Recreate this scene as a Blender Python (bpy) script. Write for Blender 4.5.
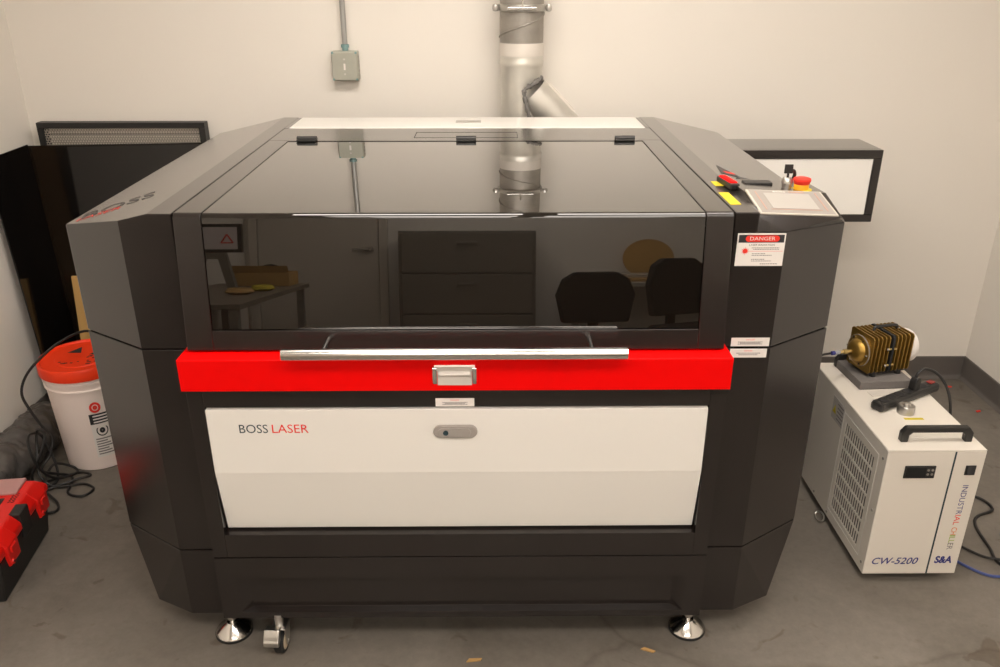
import bpy, bmesh, math, random
from mathutils import Vector, Matrix, noise
random.seed(7)
PI = math.pi
for o in list(bpy.data.objects): bpy.data.objects.remove(o)
S = bpy.context.scene
C = S.collection

# ------------------------------------------------------------------ camera, world, exposure
cam = bpy.data.cameras.new('camera'); cam.sensor_width = 36.0; cam.lens = 36.0*830/1000
cam.clip_start = .02
co = bpy.data.objects.new('camera', cam); C.objects.link(co)
co.location = (0, 0, 1.72)
co.rotation_euler = (math.radians(90-23.5), 0, -0.00884)
S.camera = co
w = bpy.data.worlds.new('world'); S.world = w; w.use_nodes = True
w.node_tree.nodes['Background'].inputs[0].default_value = (1, .9, .78, 1)
w.node_tree.nodes['Background'].inputs[1].default_value = 0.02
vs = S.view_settings
vs.view_transform = 'Standard'; vs.look = 'None'; vs.gamma = 1.0; vs.use_curve_mapping = False
vs.exposure = 0.86
LAMP = 10.0                                   # strength of the ceiling light diffusers
LAMPS = [(-.34, 1.85), (.72, 1.85), (-.34, .10), (.72, .10), (-.34, -1.65), (.72, -1.65)]  # last pair is an added row that lifts the machine's front faces

# ------------------------------------------------------------------ materials
MAT = {}
def mat(name, col, rough=.5, metal=0, spec=.5, var=0, vscale=8, bump=0, bscale=300, coat=0, ior=1.5, trans=0, emit=0, alpha=1):
    if name in MAT: return MAT[name]
    m = bpy.data.materials.new(name); m.use_nodes = True; MAT[name] = m
    nt = m.node_tree; b = nt.nodes['Principled BSDF']
    b.inputs['Base Color'].default_value = (*col, 1)
    b.inputs['Roughness'].default_value = rough
    b.inputs['Metallic'].default_value = metal
    b.inputs['Specular IOR Level'].default_value = spec
    b.inputs['IOR'].default_value = ior
    b.inputs['Coat Weight'].default_value = coat
    b.inputs['Coat Roughness'].default_value = rough
    b.inputs['Coat IOR'].default_value = ior
    b.inputs['Transmission Weight'].default_value = trans
    b.inputs['Alpha'].default_value = alpha
    if emit:
        b.inputs['Emission Color'].default_value = (*col, 1); b.inputs['Emission Strength'].default_value = emit
    tc = nt.nodes.new('ShaderNodeTexCoord')
    if var:
        n = nt.nodes.new('ShaderNodeTexNoise'); n.inputs['Scale'].default_value = vscale; n.inputs['Detail'].default_value = 6
        nt.links.new(tc.outputs['Object'], n.inputs['Vector'])
        r = nt.nodes.new('ShaderNodeMixRGB')
        r.inputs[1].default_value = (*[c*(1-var) for c in col], 1); r.inputs[2].default_value = (*[min(1, c*(1+var)) for c in col], 1)
        nt.links.new(n.outputs['Fac'], r.inputs[0]); nt.links.new(r.outputs[0], b.inputs['Base Color'])
    if bump:
        n2 = nt.nodes.new('ShaderNodeTexNoise'); n2.inputs['Scale'].default_value = bscale; n2.inputs['Detail'].default_value = 3
        nt.links.new(tc.outputs['Object'], n2.inputs['Vector'])
        bp = nt.nodes.new('ShaderNodeBump'); bp.inputs['Strength'].default_value = bump; bp.inputs['Distance'].default_value = .002
        nt.links.new(n2.outputs['Fac'], bp.inputs['Height']); nt.links.new(bp.outputs['Normal'], b.inputs['Normal'])
    return m

def concrete():
    m = bpy.data.materials.new('sealed_concrete'); m.use_nodes = True; nt = m.node_tree; b = nt.nodes['Principled BSDF']
    L = nt.links.new
    tc = nt.nodes.new('ShaderNodeTexCoord')
    def noise(s, d, rough=.6, dist=0):
        n = nt.nodes.new('ShaderNodeTexNoise'); n.inputs['Scale'].default_value = s; n.inputs['Detail'].default_value = d
        n.inputs['Roughness'].default_value = rough; n.inputs['Distortion'].default_value = dist
        L(tc.outputs['Object'], n.inputs['Vector']); return n
    def ramp(src, a, ca, c, cc):
        r = nt.nodes.new('ShaderNodeValToRGB'); r.color_ramp.elements[0].position = a; r.color_ramp.elements[0].color = (*ca, 1)
        r.color_ramp.elements[1].position = c; r.color_ramp.elements[1].color = (*cc, 1); L(src, r.inputs[0]); return r
    def mul(a, c, f=1):
        x = nt.nodes.new('ShaderNodeMixRGB'); x.blend_type = 'MULTIPLY'; x.inputs[0].default_value = f; L(a, x.inputs[1]); L(c, x.inputs[2]); return x
    base = ramp(noise(2.2, 8, .62, .4).outputs['Fac'], .3, (.134, .117, .097), .72, (.212, .189, .161))
    fine = ramp(noise(45, 5, .7).outputs['Fac'], .3, (.86, .86, .86), .7, (1.05, 1.05, 1.05))
    spots = ramp(noise(9, 3, .5, 1.2).outputs['Fac'], .30, (.62, .55, .47), .37, (1, 1, 1))
    v = nt.nodes.new('ShaderNodeTexVoronoi'); v.feature = 'DISTANCE_TO_EDGE'; v.inputs['Scale'].default_value = .55
    wn = noise(3, 4, .6); mx = nt.nodes.new('ShaderNodeMixRGB'); mx.inputs[0].default_value = .12
    L(tc.outputs['Object'], mx.inputs[1]); L(wn.outputs['Color'], mx.inputs[2]); L(mx.outputs[0], v.inputs['Vector'])
    crack = ramp(v.outputs['Distance'], .0, (.6, .56, .52), .006, (1, 1, 1))
    out = mul(mul(mul(base.outputs[0], fine.outputs[0]).outputs[0], spots.outputs[0], .7).outputs[0], crack.outputs[0], .55)
    L(out.outputs[0], b.inputs['Base Color'])
    b.inputs['Roughness'].default_value = .5; b.inputs['Specular IOR Level'].default_value = .35
    bp = nt.nodes.new('ShaderNodeBump'); bp.inputs['Strength'].default_value = .12; bp.inputs['Distance'].default_value = .003
    L(noise(60, 5).outputs['Fac'], bp.inputs['Height']); L(bp.outputs['Normal'], b.inputs['Normal'])
    MAT['concrete'] = m; return m
concrete()
mat('wall', (.79, .745, .68), .75, var=.02, vscale=1.5, bump=.06, bscale=180, spec=.25)
mat('ceiling', (.78, .76, .72), .85, bump=.2, bscale=120)
mat('cove', (.115, .102, .092), .5, var=.08)
mat('charcoal', (.0165, .0128, .0115), .20, coat=1, ior=1.34, spec=.5, bump=.06, bscale=900)
mat('charcoal_top', (.085, .078, .072), .34, spec=.6, bump=.05, bscale=900)
mat('black', (.010, .0095, .009), .42)
mat('gap', (.004, .004, .004), .8)
mat('smoked', (.006, .0043, .003), .012, spec=.5, ior=1.47, coat=1)
mat('red', (.84, .0008, .0008), .45, spec=.12)
mat('white_paint', (.81, .785, .74), .35, spec=.5, bump=.03, bscale=700)
mat('chrome', (.66, .64, .61), .17, 1)
mat('steel', (.60, .585, .555), .32, 1, var=.12, vscale=30)
mat('satin', (.55, .53, .50), .38, 1)
mat('galv', (.62, .595, .54), .42, .6, var=.16, vscale=14)
mat('galv_dark', (.36, .335, .30), .55, .7, var=.25, vscale=22)
mat('tape', (.68, .63, .57), .55, .1, var=.06)
mat('sealant', (.16, .15, .14), .7, var=.3, vscale=40)
mat('zinc_box', (.42, .42, .36), .5, .5, var=.12, vscale=20)
mat('conduit', (.40, .40, .385), .42, .7)
mat('teal', (.20, .33, .33), .45, .4)
mat('paper', (.82, .78, .74), .55)
mat('latch_reflection', (.62, .58, .53), .3)  # pale colour stands in for the ceiling reflected in the metal latch
mat('lock_grey', (.34, .31, .285), .35)
mat('switch_red', (.30, .03, .025), .4)
mat('trim_pink', (.42, .25, .19), .5)
mat('ink_dim', (.05, .046, .043), .5)
mat('ink', (.02, .02, .022), .6)
mat('ink_grey', (.22, .20, .20), .6)
mat('ink_red', (.80, .03, .015), .5)
mat('ink_teal', (.012, .035, .045), .5)
mat('ink_blue', (.03, .035, .20), .5)
mat('ink_green', (.32, .45, .05), .5)
mat('ink_orange', (.75, .20, .03), .5)
mat('ink_purple', (.15, .05, .22), .5)
mat('yellow', (.62, .50, .02), .6)
mat('amber', (.90, .42, .01), .4)
mat('screen', (.36, .335, .305), .35)
mat('tag_grey', (.48, .45, .42), .5)
mat('bezel', (.27, .245, .22), .45)
mat('panel_rim', (.46, .42, .36), .45)
mat('dark_acrylic', (.006, .005, .0045), .08, ior=1.49)
mat('brown_acrylic', (.016, .0105, .0065), .07, ior=1.49)
mat('honeycomb', (.42, .38, .33), .45, .6, var=.15, vscale=40)
mat('kraft', (.55, .33, .11), .7, var=.1)
mat('bucket', (.88, .765, .71), .4, spec=.4)
mat('orange', (.86, .048, .009), .42, spec=.3)
mat('cord', (.012, .011, .0105), .45)
mat('blue_cord', (.05, .075, .24), .4)
mat('duct_plastic', (.085, .078, .072), .28, var=.4, vscale=18, spec=.5)
mat('tool_red', (.72, .010, .006), .35)
mat('tool_black', (.012, .011, .0105), .5, bump=.15, bscale=500)
mat('clear_plastic', (.62, .33, .31), .3, trans=.25)
mat('chiller', (.73, .68, .605), .38, bump=.04, bscale=800)
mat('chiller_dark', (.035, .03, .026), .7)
mat('bronze', (.34, .205, .045), .38, .8, var=.08, vscale=30)
mat('white_plastic', (.78, .74, .70), .4)
mat('foam', (.17, .155, .145), .9, var=.12, vscale=60, bump=.4, bscale=300)
mat('plastic_black', (.018, .017, .016), .38)
mat('brass', (.62, .47, .20), .35, .9)
mat('tube_grey', (.35, .36, .40), .3)
mat('rubber', (.012, .012, .012), .6)
mat('caster_cream', (.62, .52, .38), .5)
mat('wood', (.50, .30, .11), .6, var=.25, vscale=30)
mat('table_top', (.20, .165, .13), .45, var=.2)
mat('cabinet_grey', (.20, .18, .15), .5)
mat('fabric_black', (.014, .013, .012), .9, bump=.4, bscale=600)
mat('door_paint', (.66, .60, .52), .45)
mat('screen_lit', (.72, .66, .66), .4)
mat('cream_plate', (.45, .40, .33), .5)
mat('lamp', (1, .92, .838), .5, emit=LAMP)

# ------------------------------------------------------------------ mesh helpers
FO = {}                     # frame origin of every object, in the coordinates its mesh was drawn in
def NB(): return bmesh.new()
def face(bm, pts):
    try: return bm.faces.new([bm.verts.new(p) for p in pts])
    except ValueError: return None
def box(bm, x0, x1, y0, y1, z0, z1, M=None):
    v = [bm.verts.new(p) for p in ((x0,y0,z0),(x1,y0,z0),(x1,y1,z0),(x0,y1,z0),(x0,y0,z1),(x1,y0,z1),(x1,y1,z1),(x0,y1,z1))]
    for f in ((0,3,2,1),(4,5,6,7),(0,1,5,4),(1,2,6,5),(2,3,7,6),(3,0,4,7)): bm.faces.new([v[i] for i in f])
    if M is not None:
        for q in v: q.co = M @ q.co
    return v
def prism(bm, poly, a, b, axis='z', M=None):
    """extrude a 2-D polygon between a and b along an axis; poly in the other two axes (xy, xz or yz)"""
    def mk(p, t):
        return {'z': (p[0], p[1], t), 'y': (p[0], t, p[1]), 'x': (t, p[0], p[1])}[axis]
    lo = [bm.verts.new(mk(p, a)) for p in poly]; hi = [bm.verts.new(mk(p, b)) for p in poly]
    n = len(poly)
    fs = [bm.faces.new(lo), bm.faces.new(hi)]
    for i in range(n): fs.append(bm.faces.new((lo[i], lo[(i+1) % n], hi[(i+1) % n], hi[i])))
    if M is not None:
        for q in lo+hi: q.co = M @ q.co
    bmesh.ops.recalc_face_normals(bm, faces=fs)
    return lo+hi
def lathe(bm, prof, seg=32, M=None, caps=True):
    """prof: list of (r, z) revolved about z"""
    M = M or Matrix()
    rings = []
    for r, z in prof:
        if r < 1e-6: rings.append([bm.verts.new(M @ Vector((0, 0, z)))])
        else: rings.append([bm.verts.new(M @ Vector((r*math.cos(2*PI*i/seg), r*math.sin(2*PI*i/seg), z))) for i in range(seg)])
    fs = []
    for a, b in zip(rings, rings[1:]):
        for i in range(seg):
            j = (i+1) % seg
            if len(a) == 1 and len(b) == 1: continue
            if len(a) == 1: fs.append(bm.faces.new((a[0], b[j], b[i])))
            elif len(b) == 1: fs.append(bm.faces.new((a[i], a[j], b[0])))
            else: fs.append(bm.faces.new((a[i], a[j], b[j], b[i])))
    if caps:
        if len(rings[0]) > 1: fs.append(bm.faces.new(rings[0][::-1]))
        if len(rings[-1]) > 1: fs.append(bm.faces.new(rings[-1]))
    bmesh.ops.recalc_face_normals(bm, faces=fs)
def between(p, q):
    p = Vector(p); q = Vector(q); d = q-p
    return Matrix.Translation(p) @ d.to_track_quat('Z', 'Y').to_matrix().to_4x4(), d.length
def cyl(bm, p, q, r, seg=16, r2=None):
    M, l = between(p, q); lathe(bm, [(r, 0), (r if r2 is None else r2, l)], seg, M)
def spline(pts, n=8, closed=False):
    P = [Vector(p) for p in pts]; out = []
    N = len(P)
    for i in range(N if closed else N-1):
        if closed: a, b, c, d = P[(i-1) % N], P[i], P[(i+1) % N], P[(i+2) % N]
        else: a, b, c, d = P[max(i-1, 0)], P[i], P[i+1], P[min(i+2, N-1)]
        for k in range(n):
            t = k/n
            out.append(.5*((2*b)+(c-a)*t+(2*a-5*b+4*c-d)*t*t+(3*b-3*c+d-a)*t**3))
    if not closed: out.append(P[-1])
    return out
def tube(bm, pts, r, seg=8, rad=None):
    rings = []; prev = None
    for i, p in enumerate(pts):
        d = (pts[min(i+1, len(pts)-1)]-pts[max(i-1, 0)])
        if d.length < 1e-9: d = Vector((0, 0, 1))
        d.normalize()
        if prev is None:
            u = d.orthogonal().normalized()
        else:
            u = prev-d*prev.dot(d); u = u.normalized() if u.length > 1e-6 else d.orthogonal().normalized()
        prev = u; v = d.cross(u); R = rad(i) if rad else r
        rings.append([bm.verts.new(p+(u*math.cos(2*PI*k/seg)+v*math.sin(2*PI*k/seg))*R) for k in range(seg)])
    fs = []
    for a, b in zip(rings, rings[1:]):
        for k in range(seg): fs.append(bm.faces.new((a[k], a[(k+1) % seg], b[(k+1) % seg], b[k])))
    fs.append(bm.faces.new(rings[0][::-1])); fs.append(bm.faces.new(rings[-1]))
    bmesh.ops.recalc_face_normals(bm, faces=fs)
def obj(name, bm, m, parent=None, bevel=0, smooth=False, seg=2, recalc=False, fresh=True):
    if recalc: bmesh.ops.recalc_face_normals(bm, faces=bm.faces[:])
    vs_ = [v.co for v in bm.verts]
    c = Vector([(min(v[i] for v in vs_)+max(v[i] for v in vs_))/2 for i in range(3)])
    if parent is None: c.z = min(v.z for v in vs_)
    for v in bm.verts: v.co -= c
    me = bpy.data.meshes.new(name); bm.to_mesh(me); bm.free()
    me.materials.append(MAT[m])
    o = bpy.data.objects.new(name, me); C.objects.link(o)
    FO[o] = c
    if parent is not None:
        o.parent = parent; o.location = c-FO[parent]
    else: o.location = c
    if smooth:
        for p in me.polygons: p.use_smooth = True
        try: me.set_sharp_from_angle(angle=math.radians(40))
        except Exception: pass
    if bevel:
        b = o.modifiers.new('bevel', 'BEVEL'); b.width = bevel; b.segments = seg; b.limit_method = 'ANGLE'; b.angle_limit = math.radians(35)
    return o
def thing(name, label, cat, loc, rotz=0, group=None, local=False):
    o = bpy.data.objects.new(name, None); C.objects.link(o)
    o.location = loc; o.rotation_euler = (0, 0, rotz); o.empty_display_size = .05
    FO[o] = Vector((0, 0, 0)) if local else Vector(loc)
    tag(o, label, cat, group); return o
def tag(o, label, cat, group=None):
    o['label'] = label; o['category'] = cat
    if group: o['group'] = group
    return o
def struct(o, label=None):
    o['kind'] = 'structure'
    if label: o['label'] = label
    return o
def B(name, x0, x1, y0, y1, z0, z1, m, parent=None, bevel=0, M=None):
    bm = NB(); box(bm, min(x0,x1), max(x0,x1), min(y0,y1), max(y0,y1), min(z0,z1), max(z0,z1), M); return obj(name, bm, m, parent, bevel)
def copy_tree(o, parent=None):
    c = o.copy(); C.objects.link(c); FO[c] = FO[o].copy()
    if parent is not None: c.parent = parent
    for ch in list(o.children): copy_tree(ch, c)
    return c
def text_bm(bm, body, size, M, width=None, height=None, extrude=.0004, shear=0, align='LEFT', spacing=1.0, bold=0):
    """letters laid in local XY, reading along +X, scaled to width / height and moved by M"""
    cu = bpy.data.curves.new('lettering', 'FONT'); cu.body = body; cu.size = 1; cu.extrude = 0; cu.shear = shear; cu.offset = bold; cu.resolution_u = 3
    cu.space_character = spacing
    t = bpy.data.objects.new('lettering', cu); C.objects.link(t)
    dg = bpy.context.evaluated_depsgraph_get(); dg.update()
    me = bpy.data.meshes.new_from_object(t.evaluated_get(dg))
    bpy.data.objects.remove(t); bpy.data.curves.remove(cu)
    if not me.vertices: return
    xs = [v.co.x for v in me.vertices]; ys = [v.co.y for v in me.vertices]
    x0, x1, y0, y1 = min(xs), max(xs), min(ys), max(ys)
    sy = (height/(y1-y0)) if height else size; sx = (width/(x1-x0)) if width else sy
    off = {'LEFT': 0, 'CENTER': -.5*(x1-x0)*sx, 'RIGHT': -(x1-x0)*sx}[align]
    n0 = len(bm.verts)
    new = [bm.verts.new(M @ Vector(((v.co.x-x0)*sx+off, (v.co.y-y0)*sy, extrude))) for v in me.vertices]
    for p in me.polygons:
        try: bm.faces.new([new[i] for i in p.vertices])
        except ValueError: pass
    bpy.data.meshes.remove(me)
def front(x, y, z):         # lettering frame on a surface that faces -Y
    return Matrix.Translation((x, y, z)) @ Matrix.Rotation(PI/2, 4, 'X')
def T(name, body, M, m, parent, **k):
    bm = NB(); text_bm(bm, body, k.pop('size', .02), M, **k); return obj(name, bm, m, parent)

# ------------------------------------------------------------------ the room
XL, XR, YB, YF, ZC = -1.87, 2.165, 3.43, -2.6, 2.72
struct(B('floor', XL-.1, XR+.1, YF-.1, YB+.1, -.1, 0, 'concrete'), 'grey sealed concrete floor with stains and hairline cracks')
struct(B('ceiling', XL-.1, XR+.1, YF-.1, YB+.1, ZC, ZC+.1, 'ceiling'), 'plain pale ceiling above the room')
struct(B('wall_back', XL-.1, XR+.1, YB, YB+.1, 0, ZC, 'wall'), 'cream painted wall behind the laser cutter')
struct(B('wall_left', XL-.1, XL, YF, YB, 0, ZC, 'wall'), 'cream painted side wall by the bucket')
struct(B('wall_right', XR, XR+.1, YF, YB, 0, ZC, 'wall'), 'cream painted side wall by the chiller')
struct(B('wall_front', XL-.1, XR+.1, YF-.1, YF, 0, ZC, 'wall'), 'cream painted wall with the door')
def cove(name, pts_xy, nx, ny, label):
    (x0, y0), (x1, y1) = pts_xy
    bm = NB(); prof = [(0, 0), (.016, 0), (.007, .012), (.005, .02), (.005, .104), (.003, .108), (0, .108)]
    a = [bm.verts.new((x0+nx*d, y0+ny*d, z)) for d, z in prof]; b = [bm.verts.new((x1+nx*d, y1+ny*d, z)) for d, z in prof]
    n = len(prof)
    for i in range(n): bm.faces.new((a[i], a[(i+1) % n], b[(i+1) % n], b[i]))
    bm.faces.new(a); bm.faces.new(b[::-1])
    struct(obj(name, bm, 'cove', recalc=True), label)
cove('baseboard_back', ((XL, YB), (XR, YB)), 0, -1, 'dark grey rubber cove base along the back wall')
cove('baseboard_left', ((XL, YF), (XL, YB-.006)), 1, 0, 'dark grey rubber cove base behind the flexible duct')
cove('baseboard_right', ((XR, YF), (XR, YB-.006)), -1, 0, 'dark grey rubber cove base beside the chiller')
# door in the wall opposite the machine (mirrored in the lid window)
d = struct(B('door_1', -1.76, -.86, YF, YF+.03, .005, 2.08, 'door_paint'), 'pale painted door with lever handle')
bm = NB(); box(bm, -1.83, -1.765, YF, YF+.045, 0, 2.15); box(bm, -.855, -.79, YF, YF+.045, 0, 2.15); box(bm, -1.765, -.855, YF, YF+.045, 2.085, 2.15)
obj('door_frame', bm, 'door_paint', d, .004)
bm = NB(); cyl(bm, (-.93, YF+.03, 1.04), (-.93, YF+.045, 1.04), .034, 24); cyl(bm, (-.93, YF+.045, 1.04), (-.93, YF+.085, 1.04), .012)
cyl(bm, (-.92, YF+.08, 1.04), (-1.05, YF+.08, 1.04), .011); obj('door_handle', bm, 'satin', d, smooth=True)

# ceiling lights, the only lamps; the row by the door is added fill
for i, (lx, ly) in enumerate(LAMPS):
    t = thing('ceiling_light', ['bright framed ceiling light right above the laser cutter', 'bright framed ceiling light over the open floor before the laser cutter', 'added fill ceiling light nearest the door, brightening the laser cutter front'][i//2], 'light', (lx, ly, ZC-.03), 0, ['ceiling lights above the laser cutter', 'ceiling lights over the open floor', 'added fill ceiling lights by the door'][i//2])
    bm = NB(); W2, L2 = .48, .28
    for a in ((-W2, W2, -L2, -L2+.02), (-W2, W2, L2-.02, L2), (-W2, -W2+.02, -L2+.02, L2-.02), (W2-.02, W2, -L2+.02, L2-.02)):
        box(bm, lx+a[0], lx+a[1], ly+a[2], ly+a[3], ZC-.03, ZC)
    obj('frame', bm, 'white_paint', t)
    B('diffuser', lx-W2+.02, lx+W2-.02, ly-L2+.02, ly+L2-.02, ZC-.022, ZC-.004, 'lamp', t)

# ------------------------------------------------------------------ laser cutter
CX = -.087
cut = thing('laser_cutter', 'large charcoal laser cutter with smoked lid, red band and white front door', 'laser cutter', (CX, 2.45, 0))
ZT = 1.225
def roof(x): return ZT-max(0, abs(x)-.689)*.234
YS = 1.815
def mirror_face(bm, pts, s):
    f = face(bm, [(CX+s*p[0], p[1], p[2]) for p in pts])
# chassis inside the covers
B('chassis', CX-.628, CX+.628, 1.835, 3.14, .14, 1.165, 'gap', cut)
def side_cover(s, facet):
    n = 'left' if s < 0 else 'right'
    bm = NB(); zb = .894; I, K, F, Oo = .6345, .689, .755, .937; R = 3.165; yc = 1.937
    rO = roof(Oo)
    if not facet:
        mirror_face(bm, [(I,YS,zb),(F,YS,zb),(F,YS,roof(F)),(K,YS,ZT),(I,YS,ZT)], s)
        mirror_face(bm, [(F,YS,zb),(Oo,yc,zb),(Oo,yc,rO),(F,YS,roof(F))], s)
        mirror_face(bm, [(K,YS,ZT),(F,YS,roof(F)),(Oo,yc,rO),(Oo,R,rO),(K,R,ZT)], s)
    else:
        zf = 1.180; T1 = (K,YS+.06,ZT); T2 = (.90,1.94,roof(.90))
        mirror_face(bm, [(I,YS,zb),(F,YS,zb),(F,YS,zf),(K,YS,zf),(K,YS,ZT),(I,YS,ZT)], s)
        mirror_face(bm, [(F,YS,zb),(Oo,yc,zb),(Oo,yc,rO),(F,YS,zf)], s)
        mirror_face(bm, [(K,YS,zf),T1,(K,YS,ZT)], s)
        mirror_face(bm, [(K,YS,zf),(F,YS,zf),T1], s)
        mirror_face(bm, [(F,YS,zf),T2,T1], s); mirror_face(bm, [(F,YS,zf),(Oo,yc,rO),T2], s)
        mirror_face(bm, [T1,T2,(Oo,yc,rO),(Oo,R,rO),(K,R,ZT)], s)
    mirror_face(bm, [(I,YS,ZT),(K,YS,ZT)]+([(K,YS+.06,ZT)] if facet else [])+[(K,R,ZT),(I,R,ZT)], s)
    mirror_face(bm, [(Oo,yc,zb),(Oo,R,zb),(Oo,R,rO),(Oo,yc,rO)], s)
    mirror_face(bm, [(I,R,zb),(Oo,R,zb),(Oo,R,rO),(K,R,ZT),(I,R,ZT)], s)
    mirror_face(bm, [(I,YS,zb),(I,R,zb),(I,R,ZT),(I,YS,ZT)], s)
    mirror_face(bm, [(I,YS,zb),(F,YS,zb),(Oo,yc,zb),(Oo,R,zb),(I,R,zb)], s)
    bmesh.ops.remove_doubles(bm, verts=bm.verts[:], dist=1e-5)
    up = obj('upper_side_cover', bm, 'charcoal', cut, .0025, recalc=True)
    bm = NB(); plan = [(CX+s*x, y) for x, y in ((I,YS),(F,YS),(Oo,yc),(Oo,R),(I,R))]
    prism(bm, plan, .304, .8905); obj('lower_side_cover', bm, 'charcoal', cut, .002)
    bm = NB()
    top = [(CX+s*x, y, .3) for x, y in ((.648,YS),(F,YS),(Oo,yc),(Oo,R),(.648,R))]
    bot = [(CX+s*x, y, .085) for x, y in ((.648,YS),(F-.002,YS),(.866,1.872),(.866,R-.06),(.648,R-.06))]
    face(bm, top); face(bm, bot)
    for i in range(5): face(bm, [top[i], top[(i+1) % 5], bot[(i+1) % 5], bot[i]])
    bmesh.ops.remove_doubles(bm, verts=bm.verts[:], dist=1e-5)
    obj('skirt', bm, 'charcoal', cut, .002, recalc=True)
    return up
covL = side_cover(-1, False); covR = side_cover(1, True)
# rear deck and white rear strip
rd = B('rear_deck', CX-.633, CX+.633, 2.70, 2.925, 1.166, ZT, 'charcoal', cut, .002)
bm = NB()
for a in ((-.17,.17,2.745,2.7465),(-.17,.17,2.8435,2.845),(-.17,-.1685,2.7465,2.8435),(.1685,.17,2.7465,2.8435)): box(bm, CX+a[0], CX+a[1], a[2], a[3], ZT, ZT+.0006)
obj('hatch_seam', bm, 'gap', rd)
ws = B('rear_strip', CX-.618, CX+.618, 2.93, 3.15, 1.166, ZT+.002, 'white_paint', cut, .002)
bm = NB(); box(bm, CX-.045, CX+.045, 3.02, 3.07, ZT+.002, ZT+.004); obj('recessed_pull', bm, 'satin', ws, .0015)
for s in (-1, 1): B('rear_corner', CX+s*.621, CX+s*.634, 2.93, 3.15, 1.166, ZT, 'charcoal', cut)

# lid: bent smoked pane in a bent frame; front leans out towards the bottom
lid = thing('lid', '', '', (CX, 2.2, 1.2)); del lid['label'], lid['category']
lid.parent = cut; lid.location = Vector((CX, 2.2, 1.2))-FO[cut]
YT, YBt = 1.812, 1.774
def lid_profile(off, zbot, yback, r=.016):
    """outer line of the lid in (y, z), shifted inwards by off"""
    zt = ZT+.001-off; zb0 = .905; k = (YBt-YT)/(ZT-zb0)
    def yf(z): return YT+off+(ZT-z)*k
    pts = [(yback, zt)]
    # rounded corner between the top and the leaning front
    ang = math.atan2(YBt-YT, -(ZT-zb0)); R = max(r-off, .004)
    dirf = Vector((k, -1)).normalized()
    corner = Vector((yf(zt), zt)); tl = R*math.tan((PI/2-math.atan(-k) if False else (PI/2-math.atan(abs(k))))/2)
    p0 = corner+Vector((1, 0))*tl; p1 = corner+dirf*tl
    for i in range(9):
        t = i/8; q = (1-t)**2*p0+2*t*(1-t)*corner+t*t*p1; pts.append((q.x, q.y))
    pts.append((yf(zbot), zbot))
    return pts
def bent(name, x0, x1, off, th, zbot, yback, m, parent, bevel=0, sharp=40):
    bm = NB(); o_ = lid_profile(off, zbot, yback); i_ = lid_profile(off+th, zbot, yback)
    prism(bm, o_+i_[::-1], x0, x1, 'x')
    return obj(name, bm, m, parent, bevel, smooth=True)
stl = bent('side_stile', CX-.630, CX-.568, 0, .03, .907, 2.694, 'charcoal', lid, .0015)
stl = bent('side_stile', CX+.568, CX+.630, 0, .03, .907, 2.694, 'charcoal', lid, .0015)
pane = bent('window_pane', CX-.5655, CX+.5655, .0015, .006, .958, 2.682, 'smoked', lid)
B('backing', CX-.5675, CX+.5675, 1.86, 2.69, 1.178, 1.20, 'gap', lid)
B('backing', CX-.5675, CX+.5675, 1.822, 1.84, .912, 1.19, 'gap', lid)
k_ = (YT-YBt)/(ZT-.905)
def yfr(z): return YBt+(z-.905)*k_
bm = NB(); prism(bm, [(yfr(.955), .955), (yfr(.907), .907), (yfr(.907)+.05, .907), (yfr(.955)+.05, .955)], CX-.5675, CX+.5675, 'x')
obj('bottom_rail', bm, 'charcoal', lid, .0015, recalc=True)
B('back_rail', CX-.5675, CX+.5675, 2.684, 2.694, 1.19, ZT+.001, 'charcoal', lid)
for hx in (-.595, -.085, .425):
    bm = NB(); cyl(bm, (hx-.032, 2.695, ZT+.007), (hx+.032, 2.695, ZT+.007), .008, 12); box(bm, hx-.03, hx+.03, 2.672, 2.72, ZT+.001, ZT+.006)
    obj('hinge', bm, 'plastic_black', lid, .001, smooth=True)
hb = NB(); cyl(hb, (-.475, 1.692, .9345), (.302, 1.692, .9345), .0135, 24); han = obj('handle_bar', hb, 'chrome', lid, smooth=True)
for hx in (-.385, .225):
    bm = NB(); cyl(bm, (hx, 1.700, .9345), (hx, yfr(.9345)+.004, .9345), .006, 12); obj('handle_post', bm, 'chrome', han, smooth=True)

# red band with chrome latch, its plates coloured pale as if mirroring the ceiling
rb = B('red_band', CX-.643, CX+.643, 1.73, 1.83, .822, .9025, 'red', cut, .0015)
la = NB(); lx, lz = -.090, .863
box(la, lx-.047, lx+.047, 1.722, 1.730, lz+.014, lz+.026)
box(la, lx-.040, lx+.040, 1.728, 1.7305, lz-.026, lz+.026)
lt = obj('latch', la, 'latch_reflection', rb, .001)
bm = NB(); prism(bm, [(1.7275, lz+.016), (1.721, lz+.004), (1.727, lz-.004), (1.7278, lz-.018)], lx-.036, lx+.036, 'x'); obj('latch_paddle', bm, 'latch_reflection', lt, recalc=True)
for s in (-1, 1):
    bm = NB(); prism(bm, [(1.730, lz+.024), (1.719, lz+.022), (1.722, lz-.010), (1.730, lz-.024)], lx+s*.046-.005, lx+s*.046+.005, 'x'); obj('latch_cheek', bm, 'chrome', lt, .001, recalc=True)

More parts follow.
